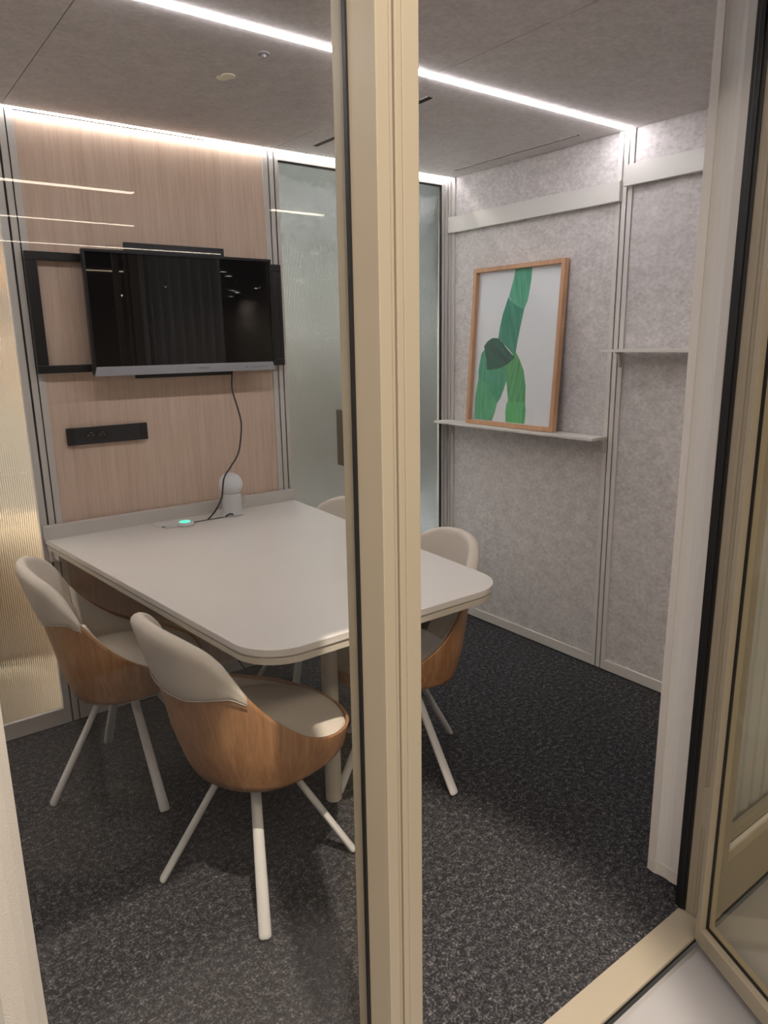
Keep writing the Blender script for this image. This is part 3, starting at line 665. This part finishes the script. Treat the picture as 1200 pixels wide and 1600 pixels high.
# ------------------------------------------------------------------ curtains
def curtain(name, path, z0, z1, hem, label, loc, side):
    t = thing(name, label, 'curtain', loc)
    def cloth(pts, za, zb, nz, th=.0012, wob=.0):
        bm = bmesh.new(); n = len(pts); F = []; B = []
        for i, p in enumerate(pts):
            d = (Vector(pts[min(i+1, n-1)])-Vector(pts[max(i-1, 0)])).normalized(); nn = Vector((-d.y, d.x))*th
            F.append([]); B.append([])
            for j in range(nz+1):
                z = za+(zb-za)*j/nz; wx = wob*(1-j/nz)*sin(i*.9+z*3.1)*.4+wob*.5*sin(z*7+i*.2)
                F[-1].append(bm.verts.new((p[0]+wx+nn.x, p[1]+wob*.5*sin(z*5+i)+nn.y, z))); B[-1].append(bm.verts.new((p[0]+wx-nn.x, p[1]+wob*.5*sin(z*5+i)-nn.y, z)))
        for i in range(n-1):
            for j in range(nz):
                bm.faces.new((F[i][j], F[i+1][j], F[i+1][j+1], F[i][j+1])); bm.faces.new((B[i+1][j], B[i][j], B[i][j+1], B[i+1][j+1]))
            bm.faces.new((F[i][0], B[i][0], B[i+1][0], F[i+1][0])); bm.faces.new((F[i][nz], F[i+1][nz], B[i+1][nz], B[i][nz]))
        for j in range(nz):
            bm.faces.new((F[0][j], F[0][j+1], B[0][j+1], B[0][j])); bm.faces.new((F[-1][j], B[-1][j], B[-1][j+1], F[-1][j+1]))
        return bm
    off = Vector(loc)
    obj('cloth', cloth(path, z0, z1, 60, wob=.002), 'curtain_white', t, off, smooth=False)
    obj('side_hem', cloth(path[:hem], z0+.001, z1-.001, 60, .0030, .002), 'curtain_hem', t, off)
    obj('bottom_hem', cloth(path, z0-.0005, z0+.035, 2, .0030, .002), 'curtain_hem', t, off)
    obj('track', box((min(p[0] for p in path), -1.905, z1), (max(p[0] for p in path), -1.89, z1+.012)), 'trim_white', t, off)
rp = [(-.938, -1.836), (-.9405, -1.8445), (-.942, -1.853), (-.9425, -1.858), (-.938, -1.867), (-.9355, -1.880), (-.936, -1.893), (-.939, -1.903), (-.9375, -1.918), (-.930, -1.930), (-.915, -1.936)]
x = -.90; k = 0
while x < -.42:
    rp.append((x, -1.895+.034*cos(k*1.05))); x += .011; k += 1
curtain('curtain', rp, .018, H-.02, 4, 'white curtain gathered at right behind the open door jamb', (-.68, -1.89, .018), 1)
lpath = [(-2.405, -1.900), (-2.415, -1.905), (-2.426, -1.909), (-2.437, -1.911), (-2.447, -1.907)]
x = -2.46; k = 0
while x > -2.88:
    lpath.append((x, -1.893+.018*cos(k*.8))); x -= .012; k += 1
curtain('curtain', lpath, .018, H-.02, 5, 'white curtain hanging behind the glass at the left edge of the picture', (-2.65, -1.89, .018), -1)

# ------------------------------------------------------------------ corridor behind the back wall, seen through fluted glass
so_ = thing('round_sofa', 'rounded beige seat blurred behind the fluted glass pane', 'sofa', (-2.17, .78, -.022))
bm = bmesh.new(); lathe(bm, [(0, 0), (.50, 0), (.51, .02), (.51, .36), (.49, .41), (.44, .43), (0, .44)], n=48); obj('seat', bm, 'sofa_beige', so_, smooth=True)
bm = bmesh.new(); lathe(bm, [(.36, .43), (.47, .43), (.50, .70), (.47, .86), (.41, .86), (.38, .70), (.36, .43)], n=48); obj('backrest', bm, 'sofa_beige', so_, smooth=True)
pn_ = thing('low_cabinet', 'low white cabinet blurred behind the fluted glass pane', 'cabinet', (-1.50, 2.0, -.022))
obj('body', box((-.22, -.15, .05), (.22, .15, .62)), 'trim_white', pn_, bevel=.01); obj('plinth', box((-.20, -.13, 0), (.20, .13, .05)), 'walnut', pn_); obj('top', box((-.23, -.16, .62), (.23, .16, .64)), 'trim_white', pn_)
ob_ = thing('storage_box', 'small orange box blurred behind the fluted glass pane, on the low cabinet', 'box', (-1.52, 2.0, .618))
obj('body', box((-.12, -.10, .0), (.12, .10, .17)), 'amber', ob_, bevel=.006); obj('lid', box((-.125, -.105, .17), (.125, .105, .20)), 'amber', ob_, bevel=.004)
def drape(name, x0, x1, y, z0, z1, mat, label, amp=.05, per=.22):
    bm = bmesh.new(); n = int((x1-x0)/.02); F = []
    for i in range(n+1):
        x = x0+(x1-x0)*i/n; yy = y+amp*sin(2*pi*x/per)+amp*.4*sin(x*37)
        F.append([bm.verts.new((x, yy-.002, z0)), bm.verts.new((x, yy-.002, z1)), bm.verts.new((x, yy+.002, z1)), bm.verts.new((x, yy+.002, z0))])
    for A_, B in zip(F, F[1:]):
        for j in range(4): bm.faces.new((A_[j], B[j], B[(j+1) % 4], A_[(j+1) % 4]))
    bm.faces.new(F[0]); bm.faces.new(F[-1][::-1])
    own(name, bm, mat, label, 'curtain', ((x0+x1)/2, y, z0), smooth=True)
drape('drape', -.98, .9, .52, .0, 2.6, 'sheer_grey', 'pale grey curtain behind the frosted fluted door', .05, .34)
drape('drape', -1.70, -1.25, 2.35, .92, 3.2, 'sheer_blue', 'dark blue drape behind the fluted glass pane')

# ------------------------------------------------------------------ hall behind the camera (seen mirrored in the glass)
def hall_line(x0, x1, y, label, wd=.05):
    t = thing('hall_light', label, 'light', ((x0+x1)/2, y, 2.96), 0, 'light lines of the hall ceiling'); lo = t.location
    obj('housing', box((x0, y-wd/2, 2.965), (x1, y+wd/2, 3.0)), 'trim_white', t, lo); obj('diffuser', box((x0+.01, y-wd/2+.005, 2.958), (x1-.01, y+wd/2-.005, 2.965)), 'hall_led', t, lo)
LB = 'long light line on the hall ceiling, mirrored in the glass'
hall_line(-3.2, .30, -9.2, LB, .09); hall_line(1.95, 2.9, -9.3, LB, .09); hall_line(-3.0, 1.0, -11.3, LB); hall_line(-2.0, 3.3, -13.6, LB)
for (x, y) in ((5.03, -20.9), (5.17, -17.3), (4.62, -12.6), (7.26, -17.6), (7.53, -16.6), (8.4, -24.0), (7.73, -18.3)):
    t = thing('hall_spot', 'small round spot lamp on the hall ceiling, mirrored in the television', 'lamp', (x, y, 3.0), 0, 'spot lamps of the hall ceiling')
    bm = bmesh.new(); lathe(bm, [(0, 0), (.10, 0), (.10, -.05), (.085, -.05), (.085, -.02), (0, -.02)], n=24); obj('housing', bm, 'trim_white', t)
    bm = bmesh.new(); lathe(bm, [(0, -.021), (.084, -.021), (.084, -.03), (0, -.03)], n=24); obj('bulb', bm, 'spot_light', t)
st = thing('side_table', 'round wooden table in the hall, mirrored faintly in the glass', 'table', (-2.05, -3.30, -.022))
bm = bmesh.new(); lathe(bm, [(0, .72), (.50, .72), (.51, .73), (.51, .745), (.50, .755), (0, .755)], n=64); obj('tabletop', bm, 'sofa_beige', st, bevel=.002)
bm = bmesh.new(); lathe(bm, [(0, 0), (.22, 0), (.22, .015), (.03, .03), (.03, .72), (0, .72)], n=32); obj('pedestal', bm, 'trim_white', st)
bw = thing('fruit_bowl', 'round clay bowl of brown cones on the hall table, mirrored in the glass', 'bowl', (-1.965, -3.10, .733))
bm = bmesh.new(); lathe(bm, [(0, 0), (.06, 0), (.10, .02), (.125, .06), (.128, .075), (.120, .075), (.115, .06), (.09, .03), (0, .02)], n=40); obj('bowl_body', bm, 'bowl_clay', bw, smooth=True)
for k in range(9):
    a = k*2.4; r = .018*k**.6+.005
    t = tag(obj('pine_cone', (lambda b: (lathe(b, [(0, -.026), (.014, -.02), (.020, -.006), (.017, .010), (.008, .024), (0, .028)], n=12), b)[1])(bmesh.new()), 'cone_brown'), 'brown cone in the clay bowl mirrored in the glass', 'cone', 'cones in the bowl')
    t.location = (-1.965+r*3*cos(a)*.6, -3.10+r*3*sin(a)*.6, .733+.075+.018*(k % 3)); t.rotation_euler = (1.2+k, .3*k, a)
